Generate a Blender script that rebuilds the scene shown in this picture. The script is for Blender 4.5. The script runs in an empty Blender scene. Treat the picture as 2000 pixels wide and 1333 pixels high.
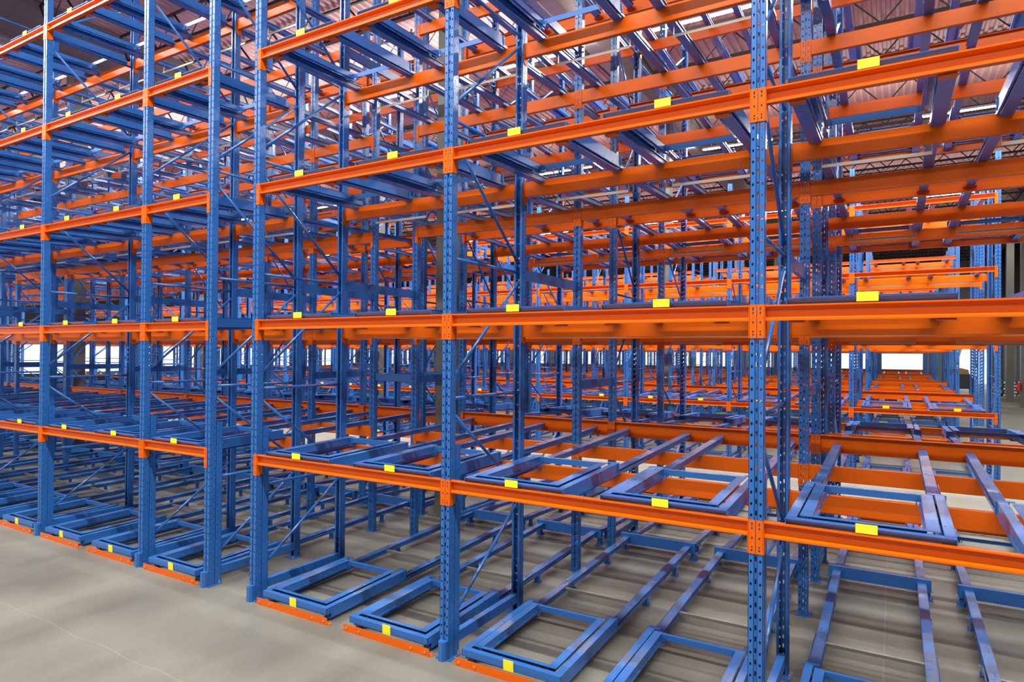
import bpy, math, random
from mathutils import Matrix, Vector
random.seed(7)
sc = bpy.context.scene
col = sc.collection
S, Cc = math.sin, math.cos

# ------------------------------------------------------------------ camera
CX, CY, CZ = 0.7872, -4.5477, 2.6515
YAW, PIT, ROL, FPX = 0.5344, 0.0069, 0.0082, 1264.74
_r = Vector((Cc(YAW), S(YAW), 0)); _f0 = Vector((-S(YAW), Cc(YAW), 0)); _u0 = Vector((0, 0, 1))
_f = _f0*Cc(PIT)+_u0*S(PIT); _u = -_f0*S(PIT)+_u0*Cc(PIT)
_R = _r*Cc(ROL)+_u*S(ROL); _U = _u*Cc(ROL)-_r*S(ROL)
cd = bpy.data.cameras.new('camera'); cam = bpy.data.objects.new('camera', cd); col.objects.link(cam)
m = Matrix.Identity(4)
for i in range(3):
    m[i][0] = _R[i]; m[i][1] = _U[i]; m[i][2] = -_f[i]
m[0][3], m[1][3], m[2][3] = CX, CY, CZ
cam.matrix_world = m
cd.sensor_width = 36; cd.lens = FPX/2000*36
cd.shift_x = 2.4/2000; cd.shift_y = 14.77/2000
cd.clip_start = .05; cd.clip_end = 300
sc.camera = cam

def proj(x, y, z):
    d = Vector((x-CX, y-CY, z-CZ)); w = d.dot(_f)
    if w < .05: return None
    return 1000+FPX*d.dot(_R)/w-2.4, 666.5-FPX*d.dot(_U)/w+14.77

# ------------------------------------------------------------------ world, view, large lights
w = bpy.data.worlds.new('daylight'); sc.world = w; w.use_nodes = True
bg = w.node_tree.nodes['Background']
bg.inputs[0].default_value = (.88, .94, 1.0, 1); bg.inputs[1].default_value = 1.15
sc.view_settings.view_transform = 'Standard'; sc.view_settings.look = 'None'
sc.view_settings.exposure = 0.5; sc.view_settings.gamma = 1
sc.view_settings.use_curve_mapping = False

def hexlin(r, g, b):
    f = lambda c: (c/255/12.92 if c/255 <= .04045 else ((c/255+.055)/1.055)**2.4)
    return (f(r), f(g), f(b), 1)

# ------------------------------------------------------------------ materials
def mat(name, c, rough=.4, metal=0., coat=0., noise=0., nscale=8., bump=0., spec=.5, var=0.):
    mt = bpy.data.materials.new(name); mt.use_nodes = True
    nt = mt.node_tree; b = nt.nodes['Principled BSDF']
    b.inputs['Base Color'].default_value = c
    b.inputs['Roughness'].default_value = rough; b.inputs['Metallic'].default_value = metal
    b.inputs['Coat Weight'].default_value = coat; b.inputs['Coat Roughness'].default_value = .18
    b.inputs['Specular IOR Level'].default_value = spec
    if noise or bump or var:
        tc = nt.nodes.new('ShaderNodeTexCoord'); n = nt.nodes.new('ShaderNodeTexNoise')
        n.inputs['Scale'].default_value = nscale; n.inputs['Detail'].default_value = 4
        nt.links.new(tc.outputs['Object'], n.inputs['Vector'])
        if noise:
            mr = nt.nodes.new('ShaderNodeMapRange')
            mr.inputs['To Min'].default_value = max(.05, rough-noise); mr.inputs['To Max'].default_value = rough+noise
            nt.links.new(n.outputs['Fac'], mr.inputs['Value']); nt.links.new(mr.outputs[0], b.inputs['Roughness'])
        if var:
            mx = nt.nodes.new('ShaderNodeMix'); mx.data_type = 'RGBA'
            mx.inputs[6].default_value = tuple(k*(1-var) for k in c[:3])+(1,)
            mx.inputs[7].default_value = tuple(min(1, k*(1+var)) for k in c[:3])+(1,)
            nt.links.new(n.outputs['Fac'], mx.inputs[0]); nt.links.new(mx.outputs[2], b.inputs['Base Color'])
        if bump:
            bp = nt.nodes.new('ShaderNodeBump'); bp.inputs['Strength'].default_value = bump; bp.inputs['Distance'].default_value = .002
            nt.links.new(n.outputs['Fac'], bp.inputs['Height']); nt.links.new(bp.outputs[0], b.inputs['Normal'])
    return mt

M = {}
M['blue'] = mat('blue_paint', (.024, .130, .42, 1), .28, coat=.15, noise=.02, nscale=9)
M['orange'] = mat('orange_paint', (.70, .110, .0006, 1), .30, coat=.0, noise=.03, nscale=7, spec=.28)
M['galv'] = mat('galvanised_steel', (.36, .36, .33, 1), .42, metal=.7, noise=.08, nscale=30)
M['bolt'] = mat('zinc_bolt', (.65, .62, .55, 1), .3, metal=.8)
M['yellow'] = mat('yellow_label', (.85, .80, .02, 1), .5)
M['rubber'] = mat('wheel_black', (.02, .02, .022, 1), .45)
M['deck'] = mat('roof_deck', (.64, .375, .355, 1), .42, metal=.1, noise=.1, nscale=3, var=.12)  # pink of light bounced off the orange beams is put into this colour
M['joist'] = mat('joist_paint', (.045, .042, .042, 1), .5)
M['column'] = mat('column_paint', (.12, .12, .105, 1), .45, coat=.1)
M['girder'] = mat('girder_paint', (.30, .27, .26, 1), .5)
M['wall'] = mat('wall_panel', (.05, .05, .05, 1), .6, var=.1, nscale=1)
M['wallw'] = mat('wall_far_panel', (.42, .42, .42, 1), .6, var=.1, nscale=1)
M['red'] = mat('extinguisher_red', (.6, .02, .015, 1), .3)
M['white'] = mat('white_paint', (.8, .8, .8, 1), .4)
M['black'] = mat('black_wrap', (.02, .022, .03, 1), .3, coat=.5)
M['wood'] = mat('pallet_wood', (.45, .28, .11, 1), .7)
led = bpy.data.materials.new('led_tube'); led.use_nodes = True
_b = led.node_tree.nodes['Principled BSDF']; _b.inputs['Emission Color'].default_value = (1, .97, .92, 1); _b.inputs['Emission Strength'].default_value = 25
M['led'] = led

def floor_mat():
    mt = bpy.data.materials.new('polished_concrete'); mt.use_nodes = True
    nt = mt.node_tree; b = nt.nodes['Principled BSDF']; N = nt.nodes.new; L = nt.links.new
    tc = N('ShaderNodeTexCoord')
    n1 = N('ShaderNodeTexNoise'); n1.inputs['Scale'].default_value = .9; n1.inputs['Detail'].default_value = 7; n1.inputs['Roughness'].default_value = .62
    n2 = N('ShaderNodeTexNoise'); n2.inputs['Scale'].default_value = 40; n2.inputs['Detail'].default_value = 3
    mp = N('ShaderNodeMapping'); mp.inputs['Scale'].default_value = (1.0, .35, 1); mp.inputs['Rotation'].default_value = (0, 0, .5)
    L(tc.outputs['Object'], mp.inputs['Vector']); L(mp.outputs[0], n1.inputs['Vector']); L(tc.outputs['Object'], n2.inputs['Vector'])
    r = N('ShaderNodeValToRGB'); r.color_ramp.elements[0].position = .3; r.color_ramp.elements[1].position = .75
    r.color_ramp.elements[0].color = (.138, .138, .119, 1); r.color_ramp.elements[1].color = (.242, .241, .210, 1)
    L(n1.outputs['Fac'], r.inputs[0])
    mx = N('ShaderNodeMix'); mx.data_type = 'RGBA'; mx.blend_type = 'MULTIPLY'; mx.inputs[0].default_value = .25
    L(r.outputs[0], mx.inputs[6]); L(n2.outputs['Fac'], mx.inputs[7])
    # saw-cut joints and hairline cracks
    sx = N('ShaderNodeSeparateXYZ'); L(tc.outputs['Object'], sx.inputs[0])
    nz = N('ShaderNodeTexNoise'); nz.inputs['Scale'].default_value = 2.; L(tc.outputs['Object'], nz.inputs['Vector'])
    def joint(axis, off, per, wob, wid):
        a = N('ShaderNodeMath'); a.operation = 'MULTIPLY_ADD'; a.inputs[1].default_value = wob; L(nz.outputs['Fac'], a.inputs[0]); L(sx.outputs[axis], a.inputs[2])
        s = N('ShaderNodeMath'); s.operation = 'SUBTRACT'; L(a.outputs[0], s.inputs[0]); s.inputs[1].default_value = off
        p = N('ShaderNodeMath'); p.operation = 'PINGPONG'; L(s.outputs[0], p.inputs[0]); p.inputs[1].default_value = per
        l = N('ShaderNodeMath'); l.operation = 'LESS_THAN'; L(p.outputs[0], l.inputs[0]); l.inputs[1].default_value = wid
        return l
    j1 = joint('X', .72, 3.8, .0, .006); j2 = joint('Y', -1.35, 3.8, .10, .005)
    ad = N('ShaderNodeMath'); ad.operation = 'MAXIMUM'; L(j1.outputs[0], ad.inputs[0]); L(j2.outputs[0], ad.inputs[1])
    mm = N('ShaderNodeMath'); mm.operation = 'MULTIPLY'; mm.inputs[1].default_value = .16; L(ad.outputs[0], mm.inputs[0])
    m2 = N('ShaderNodeMix'); m2.data_type = 'RGBA'; L(mm.outputs[0], m2.inputs[0]); L(mx.outputs[2], m2.inputs[6]); m2.inputs[7].default_value = (.55, .45, .30, 1)
    L(m2.outputs[2], b.inputs['Base Color'])
    mr = N('ShaderNodeMapRange'); mr.inputs['To Min'].default_value = .32; mr.inputs['To Max'].default_value = .6
    L(n1.outputs['Fac'], mr.inputs['Value']); L(mr.outputs[0], b.inputs['Roughness'])
    b.inputs['Specular IOR Level'].default_value = .4
    return mt
M['floor'] = floor_mat()

# ------------------------------------------------------------------ mesh helpers
class MB:
    def __init__(s): s.v = []; s.f = []
    def add(s, vs, fs):
        o = len(s.v); s.v += [tuple(p) for p in vs]; s.f += [tuple(o+i for i in q) for q in fs]; return s
    def box(s, x0, x1, y0, y1, z0, z1):
        return s.add([(x0,y0,z0),(x1,y0,z0),(x1,y1,z0),(x0,y1,z0),(x0,y0,z1),(x1,y0,z1),(x1,y1,z1),(x0,y1,z1)],
              [(0,3,2,1),(4,5,6,7),(0,1,5,4),(1,2,6,5),(2,3,7,6),(3,0,4,7)])
    def prism(s, pts, ax, a0, a1):
        """closed outline pts (p,q) swept along axis ax: x -> (y,z), y -> (x,z), z -> (x,y)"""
        n = len(pts); vs = []
        for a in (a0, a1):
            for p, q in pts:
                vs.append({'x': (a, p, q), 'y': (p, a, q), 'z': (p, q, a)}[ax])
        fs = [(i, (i+1) % n, n+(i+1) % n, n+i) for i in range(n)]
        fs += [tuple(range(n-1, -1, -1)), tuple(range(n, 2*n))]
        return s.add(vs, fs)
    def sheet(s, line, t, ax, a0, a1):
        """open polyline given a thickness t (offset to its left) and swept"""
        L = [Vector(p) for p in line]; off = []
        for i, p in enumerate(L):
            ns = []
            for a, b in ((i-1, i), (i, i+1)):
                if a >= 0 and b < len(L):
                    d = (L[b]-L[a]).normalized(); ns.append(Vector((-d.y, d.x)))
            n = ns[0] if len(ns) == 1 else (ns[0]+ns[1])/(1+ns[0].dot(ns[1]))
            off.append(p+n*t)
        n = len(L); pts = [tuple(p) for p in L]+[tuple(p) for p in reversed(off)]
        vs = []
        for a in (a0, a1):
            for p, q in pts: vs.append({'x': (a, p, q), 'y': (p, a, q), 'z': (p, q, a)}[ax])
        k = 2*n
        fs = [(i, (i+1) % k, k+(i+1) % k, k+i) for i in range(k)]
        for e in (0, k):
            for i in range(n-1): fs.append((e+i, e+i+1, e+k-2-i, e+k-1-i))
        return s.add(vs, fs)
    def tube(s, p0, p1, r, n=10):
        a = Vector(p0); b = Vector(p1); d = (b-a).normalized()
        u = d.orthogonal().normalized(); v = d.cross(u); vs = []
        for c in (a, b):
            for i in range(n):
                t = 2*math.pi*i/n; vs.append(c+u*(r*Cc(t))+v*(r*S(t)))
        fs = [(i, (i+1) % n, n+(i+1) % n, n+i) for i in range(n)]+[tuple(range(n-1, -1, -1)), tuple(range(n, 2*n))]
        return s.add(vs, fs)
    def bar(s, p0, p1, wv, hv):
        """rectangular bar between two points; wv,hv = half-size vectors"""
        wv = Vector(wv); hv = Vector(hv); vs = []
        for c in (Vector(p0), Vector(p1)):
            vs += [c-wv-hv, c+wv-hv, c+wv+hv, c-wv+hv]
        return s.add(vs, [(0,1,2,3),(7,6,5,4),(0,4,5,1),(1,5,6,2),(2,6,7,3),(3,7,4,0)])
    def perf(s, O, U, V, N, cols, v0, v1):
        """perforated plate of thickness |N|: cols = list of (u0,u1,[(va,vb),...holes])"""
        O, U, V, N = Vector(O), Vector(U), Vector(V), Vector(N)
        P = lambda u, v, k: O+U*u+V*v+N*k
        for ci, (u0, u1, holes) in enumerate(cols):
            cuts = [v0]
            for a, b in holes: cuts += [a, b]
            cuts.append(v1)
            for i in range(0, len(cuts), 2):
                a, b = cuts[i], cuts[i+1]
                s.add([P(u0,a,0),P(u1,a,0),P(u1,b,0),P(u0,b,0),P(u0,a,1),P(u1,a,1),P(u1,b,1),P(u0,b,1)],
                      [(0,1,2,3),(7,6,5,4),(0,4,5,1),(3,2,6,7)])
            for a, b in holes:
                s.add([P(u0,a,0),P(u0,b,0),P(u0,b,1),P(u0,a,1),P(u1,a,0),P(u1,b,0),P(u1,b,1),P(u1,a,1)],
                      [(0,1,2,3),(7,6,5,4)])
        ua, ub = cols[0][0], cols[-1][1]
        s.add([P(ua,v0,0),P(ua,v1,0),P(ua,v1,1),P(ua,v0,1),P(ub,v0,0),P(ub,v1,0),P(ub,v1,1),P(ub,v0,1)], [(0,1,2,3),(7,6,5,4)])
        return s
    def shift(s, dx=0, dy=0, dz=0, flipy=None):
        out = []
        for x, y, z in s.v:
            if flipy is not None: y = flipy-y
            out.append((x+dx, y+dy, z+dz))
        q = MB(); q.v = out; q.f = [tuple(reversed(f)) for f in s.f] if flipy is not None else list(s.f); return q
    def merge(s, o, dx=0, dy=0, dz=0, flipy=None):
        q = o.shift(dx, dy, dz, flipy); return s.add(q.v, q.f)
    def mesh(s, name, m_, smooth=False):
        me = bpy.data.meshes.new(name); me.from_pydata(s.v, [], s.f); me.materials.append(M[m_] if isinstance(m_, str) else m_)
        if smooth:
            for p in me.polygons: p.use_smooth = len(p.vertices) == 4
        me.update(); return me

def link(name, data, parent=None, loc=(0,0,0), rz=0):
    o = bpy.data.objects.new(name, data); col.objects.link(o); o.location = loc
    if rz: o.rotation_euler = (0, 0, rz)
    if parent: o.parent = parent
    return o
def tag(o, label, cat, group=None, kind='thing'):
    o['label'] = label; o['category'] = cat; o['kind'] = kind
    if group: o['group'] = group
    return o
def struct(name, mb, m_, label=None, cat=None, group=None):
    o = link(name, mb.mesh(name, m_) if isinstance(mb, MB) else mb); o['kind'] = 'structure'
    if label: o['label'] = label; o['category'] = cat or name.split('_')[0]
    if group: o['group'] = group
    return o

def infr(x0, x1, y0, y1, z0, z1, mg=30):
    us = []; vs = []; n = 0
    for x in (x0, x1):
        for y in (y0, y1):
            for z in (z0, z1):
                p = proj(x, y, z)
                if p: us.append(p[0]); vs.append(p[1]); n += 1
    if n < 3: return False
    return max(us) > -mg and min(us) < 2000+mg and max(vs) > -mg and min(vs) < 1333+mg

# ------------------------------------------------------------------ layout
RY = [0.0, 1.22, 2.66, 3.82, 4.72, 5.97, 7.27]      # post fronts of the rows
TEND = 7.35
LV = [1.548, 2.984, 4.430, 5.873, 7.3155]
BAYS_A = [(0, 2.53, 2), (-2.55, 0, 2), (-5.073, -2.55, 2), (-7.167, -5.866, 1), (-9.70, -7.167, 2), (-12.24, -9.70, 2),
          (-14.77, -12.24, 2), (-17.08, -14.77, 2), (-20.42, -17.89, 2), (-22.96, -20.42, 2), (-25.5, -22.96, 2), (-28.04, -25.5, 2), (-30.58, -28.04, 2)]
BAYS_B = [(0, 2.53, 2)]+[(-2.55*(i+1), -2.55*i, 2) for i in range(13)]
BAYS_C = BAYS_A[:3]+[(-8.4, -5.866, 2)]+[(-8.4-2.55*(i+1), -8.4-2.55*i, 2) for i in range(12)]
BLOCKS = [dict(n='A', y=0.0, bays=BAYS_A, nl=5, top=8.45, full=True, word='front rack'),
          dict(n='B', y=11.15, bays=BAYS_B, nl=4, top=6.68, full=False, word='second rack'),
          dict(n='C', y=20.4, bays=BAYS_C, nl=4, top=6.68, full=True, word='third rack'),
          dict(n='D', y=31.8, bays=BAYS_C, nl=4, top=6.68, full=True, word='fourth rack'),
          dict(n='E', y=43.2, bays=BAYS_C, nl=4, top=6.68, full=False, word='farthest rack')]
ORD = ['first', 'second', 'third', 'fourth', 'fifth', 'sixth', 'seventh', 'eighth', 'ninth', 'tenth', 'eleventh', 'twelfth', 'thirteenth', 'fourteenth', 'fifteenth', 'sixteenth', 'seventeenth', 'eighteenth', 'nineteenth', 'twentieth', 'twenty-first', 'twenty-second', 'twenty-third', 'twenty-fourth', 'twenty-fifth', 'twenty-sixth', 'twenty-seventh', 'twenty-eighth', 'twenty-ninth', 'thirtieth', 'thirty-first', 'thirty-second']
def lines_of(b):
    xs = []
    for x0, x1, n in b['bays']:
        for x in (x0, x1):
            if all(abs(x-k) > .02 for k in xs): xs.append(x)
    return sorted(xs, reverse=True)
def bayname(b, i):
    return ORD[i]+' bay from right'

# ------------------------------------------------------------------ upright posts
PW, PD, PT = .0475, .080, .0028
PITCH = .0762
def post_mb(h, z0=0.0, holes=True):
    mb = MB(); n = int((h-z0-.06)/PITCH)
    hz = [z0+.05+PITCH*i for i in range(n)]
    h1 = [(z, z+.018) for z in hz]; hs = [(z-.004+.012, z+.028+.012) for z in hz]
    if not holes: h1 = hs = []
    # front face: two flats with a recessed slotted gutter between
    mb.perf((0,0,0), (1,0,0), (0,0,1), (0,PT,0), [(-PW,-.036,[]),(-.036,-.024,h1),(-.024,-.010,[])], z0, h)
    mb.perf((0,0,0), (1,0,0), (0,0,1), (0,PT,0), [(.010,.024,[]),(.024,.036,h1),(.036,PW,[])], z0, h)
    mb.perf((0,.007,0), (1,0,0), (0,0,1), (0,PT,0), [(-.010,-.0055,[]),(-.0055,.0055,hs),(.0055,.010,[])], z0, h)
    mb.box(-.0125,-.0095,.0,.0095,z0,h); mb.box(.0095,.0125,.0,.0095,z0,h)
    # sides, lightly stepped, with staggered round-ish holes
    if holes:
        ha = [(z+.01, z+.0195) for z in hz[::1]]; hb = [(z+.045, z+.0545) for z in hz[::1]]
    else: ha = hb = []
    for sx in (-1, 1):
        O = (sx*PW, 0, 0); Nn = (-sx*PT, 0, 0)
        mb.perf(O, (0,1,0), (0,0,1), Nn, [(0,.018,[]),(.018,.027,ha),(.027,.047,[])], z0, h)
        mb.perf((sx*(PW-.003),0,0), (0,1,0), (0,0,1), Nn, [(.047,.056,[]),(.056,.065,hb),(.065,PD,[])], z0, h)
        mb.box(*sorted((sx*(PW-.003), sx*.024)), PD-PT, PD, z0, h)
    return mb
POSTM = {}
def post_mesh(h, z0=0.0, back=False, name='post'):
    k = (h, z0, back)
    if k not in POSTM:
        mb = post_mb(h, z0)
        if back: mb = mb.shift(flipy=PD)
        POSTM[k] = mb.mesh(name, 'blue')
    return POSTM[k]
def cbar(y0, z0, y1, z1, r=.016):
    return MB().tube((0, y0, z0), (0, y1, z1), r, 8)
def brace_list(d, top):
    """frame lattice: (kind, y0,z0,y1,z1) between post backs"""
    a, b = PD-.01, d-PD+.01
    out = [('h0', a, .14, b, .14)]
    for z in (1.21, 2.25, 3.48, 4.70, 5.93, 7.16, 8.25):
        if z < top-.05: out.append(('h', a, z, b, z))
    zz = [(.29, 1.10, 0), (1.28, 2.14, 1), (2.40, 3.38, 0), (3.57, 4.56, 1), (4.83, 5.82, 0), (6.02, 7.02, 1), (7.28, 8.12, 0)]
    for z0, z1, fl in zz:
        if z1 < top: out.append(('d', b if fl else a, z0, a if fl else b, z1))
    return out
SUB = {'bolt': 'stop_angle', 'anchor_bolt': 'stop_angle', 'tie_hanger': 'cross_tie', 'hook': 'rear_bar', 'end_bracket': 'side_rail', 'wheel': 'side_rail'}
def link_parts(parts, e, rz=0):
    last = {}
    for n_, me in parts:
        p = last.get(SUB.get(n_))
        o = link(n_, me, p or e)
        if rz and not p: o.rotation_euler = (0, 0, rz)
        last[n_] = o
base_mb = MB().box(-.075, .075, -.02, .15, 0, .008)
BOLT = MB().tube((0,0,.008),(0,0,.04),.007,6).tube((0,0,.012),(0,0,.02),.012,6).mesh('anchor_bolt','bolt')
BASE = base_mb.mesh('base_plate', 'blue')
g = MB().prism([(-.035,-.030),(-.020,-.056),(.020,-.056),(.035,-.030),(.035,.0),(-.035,.0)], 'z', 0, .165)
g.box(-.038,-.035,-.022,.03,0,.165); g.box(.035,.038,-.022,.03,0,.165)
g.tube((0,-.028,.1655),(0,-.028,.167),.011,10)
GUARD = g.mesh('post_guard', 'blue')
BM = {}
def brace_obj(kind, d, top):
    k = (round(d, 3), top)
    if k not in BM:
        l = []
        for kd, y0, z0, y1, z1 in brace_list(d, top):
            if kd == 'h0':
                mb = MB().box(-.03, .03, y0, y1, z0-.045, z0+.045)
            else: mb = cbar(y0, z0, y1, z1, .0155)
            nm = 'horizontal_brace' if kd != 'd' else 'diagonal_brace'
            l.append((nm, mb.mesh(nm, 'blue', smooth=kd != 'h0')))
        BM[k] = l
    return BM[k]
FM = {}
def frame_one_mesh(d, top, guard):
    k = (d, top, guard)
    if k not in FM:
        mb = MB(); p = post_mb(top)
        mb.merge(p); mb.merge(p, dy=d-PD, flipy=PD)
        for kd, y0, z0, y1, z1 in brace_list(d, top):
            if kd == 'h0': mb.box(-.03, .03, y0, y1, z0-.045, z0+.045)
            else: mb.add(*(lambda t: (t.v, t.f))(MB().tube((0,y0,z0),(0,y1,z1),.0155,6)))
        mb.merge(base_mb); mb.merge(base_mb, dy=d-.13)
        if guard: mb.merge(post_mb(1.84, .0), dy=PD+.002)
        FM[k] = mb.mesh('upright_frame', 'blue')
    return FM[k]

frames = []
for b in BLOCKS:
    T = b['top']
    specs = [(0.0, RY[1]+PD, 'front', True), (RY[3], RY[4]+PD-RY[3], 'middle', False)]
    if b['full']: specs.append((RY[5], TEND-RY[5], 'rear', False))
    for li, x in enumerate(lines_of(b)):
        for y0, d, w_, gd in specs:
            Y = b['y']+y0
            if not infr(x-.06, x+.06, Y, Y+d, 0, T) and not (b['n'] == 'A' and x > -14): continue
            lab = 'blue perforated upright frame, %s of the three depths, %s post line from the right, %s' % (w_, ORD[li] if li < 17 else str(li), b['word'])
            lab = 'blue %s upright frame with lattice bracing, %s post line from the right, %s' % (w_, ORD[li], b['word'])
            near = b['n'] == 'A' and (x > -13 or y0 == 0)
            if near:
                e = link('upright_frame', None, None, (x, Y, 0)); tag(e, lab, 'rack upright', 'upright frames of the '+b['word'])
                link('post', post_mesh(T), e); link('post', post_mesh(T, back=True), e, (0, d-PD, 0))
                for yb_ in (0, d-.13):
                    bp = link('base_plate', BASE, e, (0, yb_, 0))
                    link('anchor_bolt', BOLT, bp, (.06, .125 if yb_ == 0 else .005, 0)); link('anchor_bolt', BOLT, bp, (-.06, .125 if yb_ == 0 else .005, 0))
                if gd:
                    link('reinforcing_post', post_mesh(1.84, name='reinforcing_post'), e, (0, PD+.002, 0))
                    link('post_guard', GUARD, e)
                for nm, me in brace_obj(None, d, T): link(nm, me, e)
            else:
                o = link('upright_frame', frame_one_mesh(round(d, 3), T, gd), None, (x, Y, 0))
                tag(o, lab, 'rack upright', 'upright frames of the '+b['word'])
        # single post in the third row
        Y = b['y']+RY[2]
        if infr(x-.06, x+.06, Y, Y+.08, 0, T) or (b['n'] == 'A' and x > -14):
            o = link('rack_post', post_mesh(T), None, (x, Y, 0))
            tag(o, 'single blue perforated post in the third row, %s post line from the right, %s' % (ORD[li], b['word']), 'rack post', 'single posts of the '+b['word'])
            link('base_plate', BASE, o)

# row spacers -----------------------------------------------------------------
def spacer_mb(L):
    mb = MB().sheet([(-.018,-.055),(.018,-.055),(.018,.055),(-.018,.055)], .003, 'y', 0, L)
    mb.box(-.012, .019, -.004, .004, -.05, .05)
    for z in (-.03, .03):
        for y in (-.035, L+.035): mb.tube((.047, y, z), (.062, y, z), .011, 6)
    return mb
b = BLOCKS[0]
SP1 = spacer_mb(RY[2]-RY[1]-PD).mesh('row_spacer', 'blue'); SP2 = spacer_mb(RY[3]-RY[2]-PD).mesh('row_spacer', 'blue')
for li, x in enumerate(lines_of(b)):
    for me, y, zs, w_ in ((SP1, RY[1]+PD, (3.47, 6.38), 'second and third'), (SP2, RY[2]+PD, (2.27, 5.2), 'third and fourth')):
        for zi, z in enumerate(zs):
            if infr(x, x, y, y+1.2, z-.05, z+.05):
                tag(link('row_spacer', me, None, (x, y, z)), '%s blue channel spacer between %s rows, %s post line from the right' % (('lower', 'upper')[zi], w_, ORD[li]), 'row spacer', 'channel spacers joining the post rows')
gx = -5.073-PW-(-5.866+PW)
SPX = MB().box(0, gx, 0, .004, -.055, .055).box(0, gx, 0, .03, -.055, -.052).box(0, gx, 0, .03, .052, .055)
SPX = SPX.mesh('row_spacer', 'blue')
for y, w_ in ((RY[2]+.02, 'third'), (RY[3]+.02, 'fourth')):
    tag(link('row_spacer', SPX, None, (-5.866+PW, y, 2.28)), 'blue channel spacer spanning the narrow gap at the %s post row' % w_, 'row spacer', 'channel spacers across the narrow gap')

# ------------------------------------------------------------------ load beams
def chan_profile(h=.105, d=.050):
    return [(d,h),(0,h),(0,h-.010),(.034,h-.022),(.034,.026),(0,.012),(0,0),(d,0)]
def conn_mb():
    """right-hand end connector seen at a beam's left end; origin at post edge, top of beam z=0"""
    mb = MB()
    holes1 = [(-.205,-.190),(-.183,-.170),(-.125,-.108),(-.062,-.044),(-.036,-.014)]
    mb.perf((-.0455,-.005,0), (1,0,0), (0,0,1), (0,.004,0), [(0,.016,[]),(.016,.026,holes1),(.026,.044,[])], -.22, .004)
    mb.prism([(-.005,.004),(.052,.004),(.075,-.11),(.075,-.20),(.045,-.22),(-.005,-.22)], 'x', .0005, .0045)
    return mb
def mirx(mb):
    q = MB(); q.v = [(-x, y, z) for x, y, z in mb.v]; q.f = [tuple(reversed(f)) for f in mb.f]; return q
CL = conn_mb(); CR = mirx(CL)
flip = lambda mb, c=0.0: mb.shift(flipy=c)
CONN = {('f','l'): CL.mesh('end_connector','orange'), ('f','r'): CR.mesh('end_connector','orange'),
        ('b','l'): flip(CL).mesh('end_connector','orange'), ('b','r'): flip(CR).mesh('end_connector','orange')}
def beam_mb(kind, L):
    mb = MB(); a, c = .005, L-.005
    if kind == 'front': mb.prism([(y, z-.105) for y, z in chan_profile()], 'x', a, c)
    elif kind == 'end':   # tall channel open to the lane
        mb.sheet([(0.0,-.006),(0,0),(.048,0),(.048,-.19),(0,-.19),(0,-.184)], -.004, 'x', a, c)
    else:
        h = .15
        mb.prism([(.002,-h),(.048,-h),(.05,-h+.004),(.05,-.004),(.048,0),(.002,0),(0,-.004),(0,-h+.004)], 'x', a, c)
    return mb
BEAMM = {}
def beam_mesh(kind, L, back):
    k = (kind, round(L, 3), back)
    if k not in BEAMM:
        mb = beam_mb(kind, L)
        if back: mb = mb.shift(flipy=0)
        BEAMM[k] = (mb.mesh('load_beam', 'orange'), mb)
    return BEAMM[k]
# rows: (kind, y of attachment plane, back?, dz of top, word)
ROWS_F = [('front', 0.0, False, 0.0, 'front row'), ('box', RY[1]+PD, True, -.02, 'second row'), ('box', RY[2], False, -.004, 'third row'), ('end', RY[3], False, .172, 'fourth row')]
ROWS_R = [('end', RY[3]+PD, True, .172, 'fourth row rear'), ('box', RY[4]+PD, True, 0.0, 'fifth row'), ('box', RY[5], False, -.03, 'sixth row'), ('front', TEND, True, 0.0, 'rear row')]
beams = []
for b in BLOCKS:
    for i, (x0, x1, nl) in enumerate(b['bays']):
        L = x1-x0-2*PW
        for kind, ry, bk, dz, rw in ROWS_F+(ROWS_R if b['full'] else []):
            for lv in range(b['nl']):
                z = LV[lv]+dz; Y = b['y']+ry; xa = x0+PW
                vis = infr(xa, xa+L, Y, Y, z-.15, z)
                dist = math.dist((xa+L/2, Y, z), (CX, CY, CZ))
                if not vis and not (b['n'] == 'A' and dist < 16): continue
                beams.append((not vis, dist, kind, bk, L, (xa, Y, z), b, i, lv, rw))
beams.sort(key=lambda t: (t[0], t[1]))
KW = {'front': 'lipped', 'box': 'box', 'end': 'tall'}
rest = MB()
for n, (nv, dist, kind, bk, L, loc, b, i, lv, rw) in enumerate(beams):
    me, mb = beam_mesh(kind, L, bk)
    if n < 300 and not nv:
        o = link('load_beam', me, None, loc)
        tag(o, 'orange %s beam, level %s, %s, %s, %s' % (KW[kind], ('one','two','three','four','five')[lv], rw, bayname(b, i), b['word']),
            'beam', 'orange load beams of the '+b['word'])
        s_ = 'b' if bk else 'f'
        dzc = 0 if kind != 'end' else .0
        link('end_connector', CONN[(s_, 'l')], o, (0, 0, dzc)); link('end_connector', CONN[(s_, 'r')], o, (L, 0, dzc))
    else: rest.merge(mb, *loc)
if rest.v:
    o = link('load_beams_beyond', rest.mesh('load_beams_beyond', 'orange'))
    tag(o, 'mass of smaller orange beams deep in the racks beyond the nearest ones', 'beams', kind='stuff')

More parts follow.
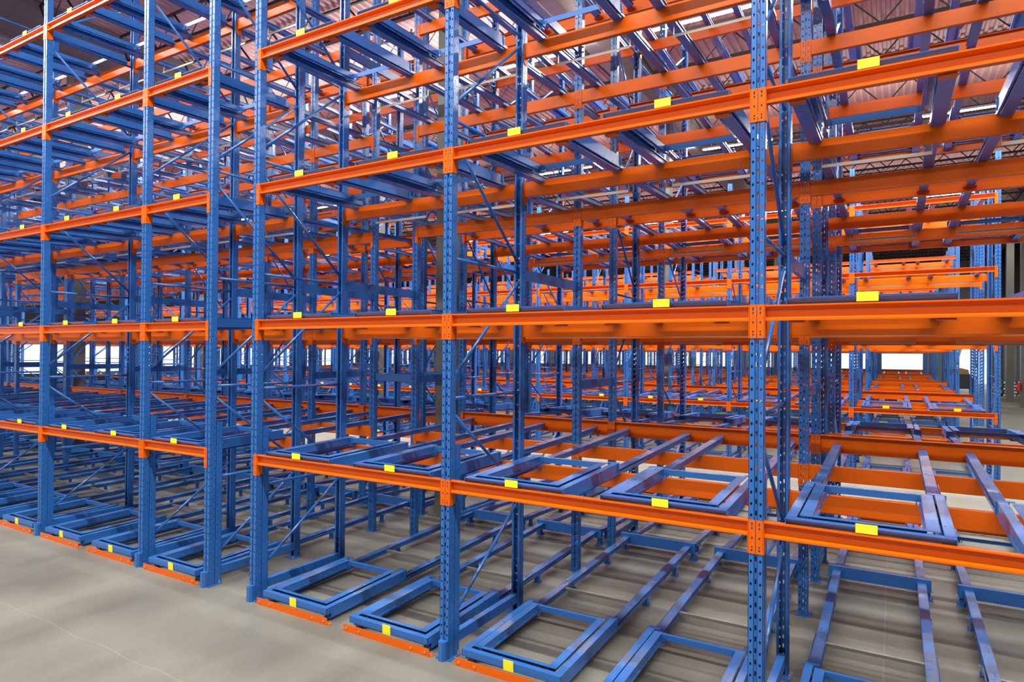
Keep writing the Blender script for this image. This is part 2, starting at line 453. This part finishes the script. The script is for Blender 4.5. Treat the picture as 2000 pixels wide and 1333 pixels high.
# ------------------------------------------------------------------ rail tracks
SLOPE = .031
def rail_mb(L, z0, x):
    """sloping roller rail: top flange, web box, side ledge"""
    mb = MB(); e = L*SLOPE
    def sl(xa, xb, za, zb, ya=0, yb=L):
        f = lambda y: z0+SLOPE*y
        vs = [(xx, yy, f(yy)+zz) for yy in (ya, yb) for xx, zz in ((xa,za),(xb,za),(xb,zb),(xa,zb))]
        mb.add(vs, [(0,3,2,1),(4,5,6,7),(0,1,5,4),(1,2,6,5),(2,3,7,6),(3,0,4,7)])
    sl(x-.041, x+.041, -.008, 0); sl(x-.030, x+.030, -.052, -.008); sl(x-.041, x+.041, -.058, -.052)
    o = 1 if x > 0 else -1
    sl(*sorted((x+o*.041, x+o*.058)), -.040, -.034, 0, L*.52)
    sl(*sorted((x+o*.055, x+o*.058)), -.034, -.014, 0, L*.52)
    return mb
def tie_mb(y, z, hw=.372):
    return MB().sheet([(y, z-.024), (y, z), (y+.03, z)], .003, 'x', -hw, hw)
def stand_mb(x, y, top):
    mb = MB().box(x-.022, x+.022, y-.02, y+.02, .006, top).box(x-.05, x+.05, y-.03, y+.03, 0, .006).box(x-.05, x+.05, y-.02, y+.02, top-.004, top)
    for s_ in (-1, 1): mb.tube((x+s_*.038, y, .006), (x+s_*.038, y, .035), .006, 6)
    return mb
RL_F, RL_R = RY[3]-.06, TEND-(RY[3]+PD)-.06
TRK = {}
def track_meshes(lv, rear):
    k = (lv > 0, rear)
    if k in TRK: return TRK[k]
    L = RL_R if rear else RL_F
    z0 = .0  # origin: rail top at lane mouth
    parts = []
    if lv > 0:
        parts += [('rail', rail_mb(L, 0, -.41), 'blue'), ('rail', rail_mb(L, 0, .41), 'blue')]
        parts.append(('cross_tie', tie_mb(1.53, -.118, .40), 'galv'))
        for x in (-.398, .398): parts.append(('tie_hanger', MB().box(x-.002, x+.002, 1.538, 1.552, -.118, -.01), 'galv'))
        for x in (-.41, .41):
            parts.append(('rail_clip', MB().box(x-.05, x+.05, -.02, .05, -.092, -.086).box(x-.05, x+.05, .02, .026, -.086, -.0), 'orange'))
            parts.append(('rail_clip', MB().box(x-.06, x+.06, L-.03, L+.045, SLOPE*L-.066, SLOPE*L-.060), 'orange'))
    else:
        parts += [('rail', rail_mb(L, 0, -.41), 'blue'), ('rail', rail_mb(L, 0, .41), 'blue')]
        parts.append(('cross_tie', tie_mb(1.75, SLOPE*1.75-.015), 'galv'))
        for x in (-.43, .43):
            for y in (2.05, 3.1): parts.append(('stand', stand_mb(x+(.035 if x < 0 else -.035)*0, y, .073+SLOPE*y-.058).shift(dz=-.073), 'blue'))
        # stop channel across the end of the lane
        ze = SLOPE*L
        cm = MB().sheet([(L+.005, ze-.105+.0), (L+.005-.03, ze-.105)], .003, 'x', -.5, .5)
        cm = MB().sheet([(L-.03, ze-.085), (L, ze-.085), (L, ze+.035), (L+.035, ze+.035)], -.004, 'x', -.5, .5)
        parts.append(('end_stop_channel', cm, 'blue'))
        for x in (-.47, .47): parts.append(('stand', stand_mb(x, L+.02, .073+ze-.087).shift(dz=-.073), 'blue'))
    TRK[k] = [(n_, p.mesh(n_, mm), p, mm) for n_, p, mm in parts]
    return TRK[k]
# ------------------------------------------------------------------ carts
CWo, CLn = .465, 1.17
def outer_parts(label_floor):
    P = []
    for s_ in (-1, 1):
        mb = MB()
        x0, x1 = s_*CWo, s_*(CWo-.061)
        mb.box(*sorted((x0, x1)), .02, CLn, -.004, 0); zl = -.062 if label_floor else -.038
        mb.box(*sorted((x0, x0-s_*.004)), .0, .062, zl, 0); mb.box(*sorted((x0, x0-s_*.004)), .062, CLn, -.088, 0)
        mb.box(*sorted((x0, x0-s_*.02)), .062, CLn, -.088, -.084)
        P.append(('side_rail', mb, 'blue'))
        eb = MB().box(*sorted((x0+s_*.012, x1-s_*.012)), CLn, CLn+.004, -.095, .002)
        eb.box(*sorted((x0+s_*.0, x1-s_*.045)), CLn+.004, CLn+.045, -.004, .001).box(*sorted((x0-s_*.0, x0-s_*.004)), CLn+.004, CLn+.03, -.095, -.004)
        P.append(('end_bracket', eb, 'blue'))
        for y in (.10, 1.05): P.append(('wheel', MB().tube((s_*.392, y, -.040), (s_*.428, y, -.040), .0255, 12), 'rubber'))
    fb = MB().prism(([(0,-.060),(0,0),(.052,0),(.052,-.004),(.004,-.004),(.004,-.060)] if label_floor else [(0,-.004),(0,0),(.052,0),(.052,-.004),(.009,-.004),(.030,-.034),(.050,-.034),(.050,-.038),(.027,-.038)]), 'x', -CWo, CWo)
    fb.tube((CWo-.001,.04,-.03),(CWo+.002,.04,-.03),.012,10)
    P.append(('front_bar', fb, 'blue'))
    if label_floor: P.append(('yellow_label', MB().box(-.05, .044, -.006, -.003, -.072, .016), 'yellow'))
    else: P.append(('yellow_label', MB().box(-.060, .060, -.006, -.003, -.034, .024), 'yellow'))
    return P
def inner_parts():
    P = []; w_ = .388; h_ = .010
    for s_ in (-1, 1):
        mb = MB(); xo, xi = s_*w_, s_*(w_-.074)
        mb.box(*sorted((xo, xi)), .085, 1.115, h_-.004, h_)
        mb.box(*sorted((xi, xi+s_*.004)), .085, 1.115, -.052, h_)
        mb.box(*sorted((xi-s_*.010, xi+s_*.004)), .085, 1.115, -.060, -.052)
        mb.box(*sorted((xi+s_*.004, xi+s_*.008)), .085, 1.115, -.082, -.058)
        P.append(('side_rail', mb, 'blue'))
    P.append(('front_bar', MB().box(-w_, w_, .078, .115, h_-.004, h_).box(-w_+.07, w_-.07, .108, .112, -.04, h_), 'blue'))
    P.append(('rear_bar', MB().box(-w_+.074, w_-.074, 1.085, 1.115, h_-.006, h_-.002).box(-w_+.074, w_-.074, 1.082, 1.086, -.044, h_-.004), 'blue'))
    for s_ in (-1, 1):
        x = s_*(w_-.10)
        mb = MB().tube((x, 1.072, h_-.012), (x, 1.072, -.07), .0045, 6).tube((x, 1.072, -.07), (x+s_*.03, 1.03, -.076), .0045, 6).tube((x+s_*.03, 1.03, -.076), (x+s_*.03, 0.97, -.062), .0045, 6)
        P.append(('hook', mb, 'blue'))
    return P
def orient(parts, rear):
    return [(n_, (p.shift(flipy=0) if rear else p), mm) for n_, p, mm in parts]
CM = {}
def cart_meshes(kind, floor, rear):
    k = (kind, floor, rear)
    if k not in CM:
        parts = orient(outer_parts(floor) if kind == 'o' else inner_parts(), rear)
        body = MB(); oth = []
        for n_, p, mm in parts:
            if mm == 'blue': body.add(p.v, p.f)
            elif n_ == 'yellow_label': oth.append((n_, p.mesh(n_, mm)))
        CM[k] = ([(n_, p.mesh(n_, mm)) for n_, p, mm in parts], body.mesh('push_back_cart', 'blue'), oth, body)
    return CM[k]
def stop_parts():
    mb = MB().box(-.51, .51, -.012, -.007, 0, .070)
    for s_ in (-1, 1): mb.box(*sorted((s_*.42, s_*.53)), -.007, .05, 0, .005)
    P = [('stop_angle', mb, 'orange')]
    for x in (-.47, -.31, .31, .47): P.append(('bolt', MB().tube((x, -.012, .036), (x, -.022, .036), .009, 8), 'bolt'))
    for s_ in (-1, 1): P.append(('anchor_bolt', MB().tube((s_*.518, .025, .005), (s_*.518, .025, .035), .006, 8), 'bolt'))
    return P
SM = {}
def stop_meshes(rear):
    if rear not in SM:
        ps = orient(stop_parts(), rear); al = MB()
        al.add(ps[0][1].v, ps[0][1].f)
        SM[rear] = ([(n_, p.mesh(n_, mm)) for n_, p, mm in ps], al.mesh('floor_stop', 'orange'))
    return SM[rear]

lanes = []
for b in BLOCKS:
    for i, (x0, x1, nl) in enumerate(b['bays']):
        cs = [(x0+x1)/2] if nl == 1 else [(x0+x1)/2+.62, (x0+x1)/2-.62]
        for li, cx in enumerate(cs):
            for rear in ((False, True) if b['full'] else (False,)):
                for lv in range(b['nl']+1):
                    zb = .073 if lv == 0 else LV[lv-1]-.025
                    Y = b['y']+(TEND-.005 if rear else .0)
                    ln = RL_R if rear else RL_F
                    ya, yb = (Y-ln, Y) if rear else (Y, Y+ln)
                    vis = infr(cx-.5, cx+.5, ya, yb, zb-.05, zb+.1)
                    dist = math.dist((cx, Y+(-1 if rear else 1), zb), (CX, CY, CZ))+(2 if rear else 0)
                    if not vis and not (b['n'] == 'A' and dist < 13): continue
                    lanes.append((not vis, dist, b, i, li, len(cs), cx, rear, lv, zb, Y))
lanes.sort(key=lambda t: (t[0], t[1]))
LW = ('floor level', 'level one', 'level two', 'level three', 'level four', 'level five')
def lane_words(b, i, li, n, rear, lv):
    s_ = '%s, %s' % (LW[lv], bayname(b, i)) if n == 1 else '%s, %s lane, %s' % (LW[lv], ('right', 'left')[li], bayname(b, i))
    return s_ + (', %s back' % b['word'] if rear else ', %s' % b['word'])
rest_t, rest_c, rest_g, rest_l, rest_s = MB(), MB(), MB(), MB(), MB()
nt = nc = 0
for q, (nv, dist, b, i, li, n, cx, rear, lv, zb, Y) in enumerate(lanes):
    sgn = -1 if rear else 1
    y0 = .055
    loc = (cx, Y+sgn*y0, zb)
    parts = track_meshes(lv, rear)
    wd = lane_words(b, i, li, n, rear, lv)
    if nt < 290 and not nv:
        nt += 1
        e = link('rail_track', None, None, loc)
        tag(e, 'blue rail track, '+wd, 'rail track', 'pairs of cart rails in the '+b['word'])
        link_parts([(n_, me) for n_, me, p, mm in parts], e, math.pi if rear else 0)
    else:
        for n_, me, p, mm in parts:
            tgt = rest_g if mm == 'galv' else rest_t
            if mm == 'orange': continue
            pp = p
            if rear: pp = MB(); pp.v = [(-x, -y, z) for x, y, z in p.v]; pp.f = p.f
            tgt.merge(pp, *loc)
    # carts: top of the lower cart
    zt = zb+.066
    cl = (cx, Y+sgn*(-.006 if lv == 0 else .012), zt)
    tilt = sgn*math.atan(SLOPE)
    near = nt <= 80 and not nv and not rear
    if b['n'] != 'A' and (lv > 1 or b['n'] in 'CDE' and lv > 0): continue
    if nc+2 <= 300 and not nv:
        nc += 2
        for kd, nm, word in (('o', 'lower_cart', 'wider'), ('i', 'upper_cart', 'narrower')):
            full, body, oth, bmb = cart_meshes(kd, lv == 0, rear)
            lab = '%s cart, %s' % (word, wd)
            if near:
                e = link(nm, None, None, cl); e.rotation_euler = (tilt, 0, 0); tag(e, lab, 'push-back cart', word+' blue carts of the '+b['word'])
                link_parts(full, e)
            else:
                o = link(nm, body, None, cl); o.rotation_euler = (tilt, 0, 0); tag(o, lab, 'push-back cart', word+' blue carts of the '+b['word'])
                for n_, me in oth: link(n_, me, o)
    else:
        for kd in 'oi':
            full, body, oth, bmb = cart_meshes(kd, lv == 0, rear)
            rest_c.merge(bmb, *cl)
            if kd == 'o' and not rear and b['n'] in 'AB': rest_l.box(cl[0]-.06, cl[0]+.06, cl[1]-.006, cl[1]-.003, cl[2]-.034, cl[2]+.024)
    if lv == 0 and (dist < 35) and not nv:
        full, one = stop_meshes(rear)
        if dist < 14 and not rear:
            e = link('floor_stop', None, None, (cx, Y-sgn*.03, 0))
            link_parts(full, e)
        else: e = link('floor_stop', one, None, (cx, Y-sgn*.03, 0))
        tag(e, 'orange bolted floor stop, '+wd.replace('floor level, ', ''), 'floor stop', 'orange floor stops of the '+b['word'])
for mb, nm, mm, lab in ((rest_t, 'rail_tracks_beyond', 'blue', 'mass of smaller blue cart rails deep in the racks beyond'),
                        (rest_g, 'cross_ties_beyond', 'galv', 'small galvanised ties between the distant cart rails'),
                        (rest_c, 'carts_beyond', 'blue', 'mass of smaller blue carts deep in the racks beyond'),
                        (rest_l, 'labels_beyond', 'yellow', 'small yellow labels on the distant carts')):
    if mb.v: tag(link(nm, mb.mesh(nm, mm)), lab, nm.split('_')[0], kind='stuff')

# ------------------------------------------------------------------ building shell
XL, XR, YB, YF, ZD = -52.0, 8.2, -16.0, 60.0, 11.2
struct('floor', MB().box(XL-3, XR+6, YB-4, YF+14, -.3, 0), 'floor', 'smooth grey concrete warehouse floor', 'floor')
# corrugated deck, ribs run away from the camera
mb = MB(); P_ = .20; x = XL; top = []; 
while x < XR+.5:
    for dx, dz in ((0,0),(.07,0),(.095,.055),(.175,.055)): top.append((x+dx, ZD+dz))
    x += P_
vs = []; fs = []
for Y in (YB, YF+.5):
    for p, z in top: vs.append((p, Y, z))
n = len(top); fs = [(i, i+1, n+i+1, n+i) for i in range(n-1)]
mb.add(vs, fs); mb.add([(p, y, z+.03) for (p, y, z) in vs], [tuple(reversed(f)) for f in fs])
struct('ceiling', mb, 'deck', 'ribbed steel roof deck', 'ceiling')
# girders run with the ribs, joists across
jz0, jz1 = 10.35, 11.12
span = 11.98; XG = [6.5-span*i for i in range(6)]
jm = MB(); jm.box(0, span-.1, -.03, .03, jz1, jz1+.05); jm.box(.5, span-.6, -.055, -.008, jz0, jz0+.07).box(.5, span-.6, .008, .055, jz0, jz0+.07)
k = 16; stp = (span-1.1)/k
for i in range(k):
    xa = .5+stp*i; z0, z1 = (jz0+.03, jz1) if i % 2 == 0 else (jz1, jz0+.03)
    jm.bar((xa, 0, z0), (xa+stp, 0, z1), (.016, 0, .0), (0, .016, .016))
jm.bar((.05, 0, jz1), (.5, 0, jz0+.03), (.015, 0, 0), (0, .015, .015)); jm.bar((span-.15, 0, jz1), (span-.6, 0, jz0+.03), (.015, 0, 0), (0, .015, .015))
JM = jm.mesh('roof_joist', 'joist')
gm = MB().box(-.17, .17, YB, YF, 10.0, 10.05).box(-.17, .17, YB, YF, 11.12, 11.17).box(-.015, .015, YB, YF, 10.05, 11.12)
GM = gm.mesh('roof_girder', 'girder')
for gi, gxx in enumerate(XG):
    o = struct('roof_girder', GM, 'girder', 'long grey roof girder on the %s column line from the right' % ORD[gi], 'girder', 'roof girders'); o.location = (gxx, 0, 0)
nj = 0
for gi in range(5):
    y = -12.0
    while y < YF-.5:
        if infr(XG[gi+1], XG[gi], y, y, jz0, jz1, 10):
            o = struct('roof_joist', JM, 'joist', 'dark open-web roof joist under the ribbed deck', 'joist', 'open-web roof joists'); o.location = (XG[gi+1]+.05, y, 0)
        y += 1.9
# building columns
cm = MB().box(-.18, .18, -.18, .18, 0, 10.0).box(-.26, .26, -.26, .26, 0, .02)
CMh = cm.mesh('building_column', 'column')
for gi, gxx in enumerate(XG[:4]):
    for yi in range(5):
        y = 4.12+11.5*yi
        if gi == 0 and yi == 0: continue
        if infr(gxx-.2, gxx+.2, y-.2, y+.2, 0, 10, 0):
            if gi in (2,3) and yi > 2: continue
            o = struct('building_column', CMh, 'column', 'square grey steel building column, %s column line from the right, %s row back' % (ORD[gi], ORD[yi]), 'column', 'steel building columns')
            o.location = (gxx+(.22 if gi == 0 and yi == 3 else 0), y, 0)
o = struct('building_column', CMh, 'column', 'grey steel column standing before the dark side wall beside the wrapped bundles', 'column', 'steel building columns'); o.location = (6.66, 43.3, 0)
# walls
struct('wall_right', MB().box(XR, XR+.2, 10, 51.2, 0, 11.4).box(XR, XR+.2, 51.2, 52.7, 4.9, 11.4).box(XR, XR+.2, 52.7, YF+.2, 0, 11.4).box(XR, XR+.2, YB, 10, 0, 11.4), 'wall', 'dark panelled side wall', 'wall')
wf = MB(); wf.box(XL, XR+.2, YF, YF+.2, 4.6, 11.4)
OP = [(5.1, 7.6), (-.5, 3.1)]; x = -1.2
while x > XL+6: OP.append((x-4.5, x)); x -= 5.2
OP.sort(); xp = XL
for a, c in OP+[(XR+.2, 0)]:
    wf.box(xp, a, YF, YF+.2, 0, 4.6); xp = c
struct('wall_far', wf, 'wallw', 'pale far wall with a line of tall open dock doorways', 'wall')
struct('wall_left', MB().box(XL-.2, XL, 0, YF, 3.6, 11.4).box(XL-.2, XL, 0, YF, 0, .9), 'wall', 'dark side wall beyond the racks with a long window band', 'wall')

wb = MB(); wb.box(XL, XR, YB-.2, YB, 4.6, 11.4); x = XL
while x < XR:
    wb.box(x, min(XR, x+5.2), YB-.2, YB, 0, 4.6); x += 6.0
struct('wall_back', wb, 'wallw', 'pale wall behind the viewer with gaps added for fill light', 'wall')  # gaps in this unseen wall are sized to limit the fill daylight
# small things at the far end of the side aisle
e = link('fire_extinguisher', None, None, (6.44, 38.335, .88)); tag(e, 'red fire extinguisher hung on a grey column at the far side aisle', 'fire extinguisher')
link('cylinder_body', MB().tube((0,0,0),(0,0,.36),.085,14).tube((0,0,.36),(0,0,.42),.05,12).mesh('cylinder_body','red'), e)
link('valve', MB().box(-.02,.02,-.03,.03,.42,.47).tube((.0,-.05,.46),(0,.08,.49),.012,6).mesh('valve','white'), e)
link('hose', MB().tube((.03,-.02,.44),(.12,-.04,.30),.012,6).tube((.12,-.04,.30),(.10,-.05,.08),.012,6).mesh('hose','rubber'), e)
link('wall_bracket', MB().box(-.03,.03,.08,.10,.1,.4).mesh('wall_bracket','galv'), e)
k = 0
for cx_ in (6.55, 6.95, 7.35):
    for lz in range(5):
        if lz == 4 and cx_ < 6.6: continue
        e = link('wrapped_bundle', None, None, (cx_+(.06 if lz % 2 else 0), 48.0, .12+lz*.2)); k += 1
        tag(e, 'dark wrapped bundle in the floor stack by the side wall, %s layer, %s column' % (ORD[lz], ('first','second','third')[int((cx_-6.5)/.4+.1)]), 'bundle', 'wrapped bundles stacked by the side wall')
        m1 = MB().prism([(-.17,0),(.17,0),(.185,.05),(.185,.14),(.16,.185),(-.16,.185),(-.185,.14),(-.185,.05)], 'y', -.6, .6)
        link('wrap', bpy.data.meshes.get('bundle_wrap') or m1.mesh('bundle_wrap','black'), e)
        link('end_cap', bpy.data.meshes.get('bundle_cap') or MB().prism([(-.12,.03),(.12,.03),(.14,.09),(.10,.155),(-.10,.155)], 'y', -.63, -.6).mesh('bundle_cap','white'), e)
e = link('wooden_pallet', MB().box(6.3,7.6,47.4,48.6,.09,.12).box(6.3,7.6,47.4,47.5,0,.09).box(6.3,7.6,47.95,48.05,0,.09).box(6.3,7.6,48.5,48.6,0,.09).mesh('wooden_pallet','wood'))
tag(e, 'wooden pallet under the stack of dark wrapped bundles', 'pallet')
# boom lift
e = link('boom_lift', None, None, (4.75, 50.5, 0)); tag(e, 'dark blue boom lift with raised white arm near the far doorway', 'boom lift')
link('chassis', MB().box(-.75,.75,-1.1,1.1,.45,1.25).box(-.6,.6,-.8,.8,1.25,1.45).mesh('chassis','black'), e)
for x_ in (-.8,.62):
    for y_ in (-.75,.75): link('wheel', MB().tube((x_,y_,.42),(x_+.18,y_,.42),.42,18).mesh('wheel','rubber'), e)
link('turret', MB().prism([(-.5,1.45),(.5,1.45),(.45,1.75),(.1,1.85),(-.4,1.75)], 'y', -.7,.7).mesh('turret','wood'), e)
link('arm', MB().bar((-.35,0,1.8),(.55,0,4.9),(.09,0,0),(0,.09,0)).mesh('arm','white'), e)
link('work_platform', MB().box(.3,1.0,-.5,.5,4.9,4.95).box(.3,.33,-.5,.5,4.95,5.9).box(.97,1.0,-.5,.5,4.95,5.9).mesh('work_platform','white'), e)
# low concrete barrier outside the far doorways
struct('trim_1', MB().box(XL, 4.4, YF+5, YF+5.4, 0, 1.45), 'wallw', 'low pale barrier outside the far doorways', 'barrier')
# LED strips hang in the aisles, running across the ribs
LEDH = MB().box(0, 2.3, -.06, .06, .02, .08).mesh('strip_light', 'white')
LEDT = MB().box(.02, 2.28, -.045, .045, 0, .02).mesh('light_tube', 'led')
LEDW = MB().tube((0, 0, .08), (0, 0, 1.4), .004, 5).mesh('suspension_wire', 'galv')
def led_strip(y, xa, xb, z, power, where=None, up=.05, seglen=2.3, gap=1.7):
    x = xb; k = 0
    while where and x > (xa if y > 10 else -9):
        x -= seglen+(gap if y < 10 else 4.2)
        if infr(x, x+seglen, y, y, z, z+.1, 5):
            o = link('strip_light', LEDH, None, (x, y, z)); tag(o, '%s white LED strip light from the right over the %s' % (ORD[k], where), 'strip light', 'LED strip lights over the '+where); k += 1
            link('light_tube', LEDT, o); link('suspension_wire', LEDW, o, (.3, 0, 0)); link('suspension_wire', LEDW, o, (2.0, 0, 0))
    ld = bpy.data.lights.new('strip_or_fill_light', 'AREA'); ld.shape = 'RECTANGLE'; ld.size = xb-xa; ld.size_y = .14; ld.energy = power; ld.color = (1, .965, .90)
    lo = bpy.data.objects.new('strip_or_fill_light', ld); col.objects.link(lo); lo.location = ((xa+xb)/2, y, z-.03)
    lu = bpy.data.lights.new('added_deck_fill', 'AREA'); lu.shape = 'RECTANGLE'; lu.size = xb-xa; lu.size_y = .2; lu.energy = power*(.13 if where else up); lu.color = (1, .965, .90)  # up-facing fill light added to brighten the roof deck
    lo = bpy.data.objects.new('added_deck_fill', lu); col.objects.link(lo); lo.location = ((xa+xb)/2, y, z+.12); lo.rotation_euler = (math.pi, 0, 0)
led_strip(-3.2, -26, 8, 10.25, 3200)
led_strip(-8.5, -26, 8, 10.25, 1500)  # unseen lamp added to brighten the deeper beam faces, no fixture
led_strip(9.3, -30, 8, 9.8, 6200, 'aisle behind the front rack')
led_strip(18.3, -34, 8, 9.8, 3200, 'aisle behind the second rack')
led_strip(29.8, -34, 8, 9.8, 2200, 'aisle behind the third rack')
led_strip(41.2, -34, 8, 9.8, 1500, 'aisle behind the fourth rack')
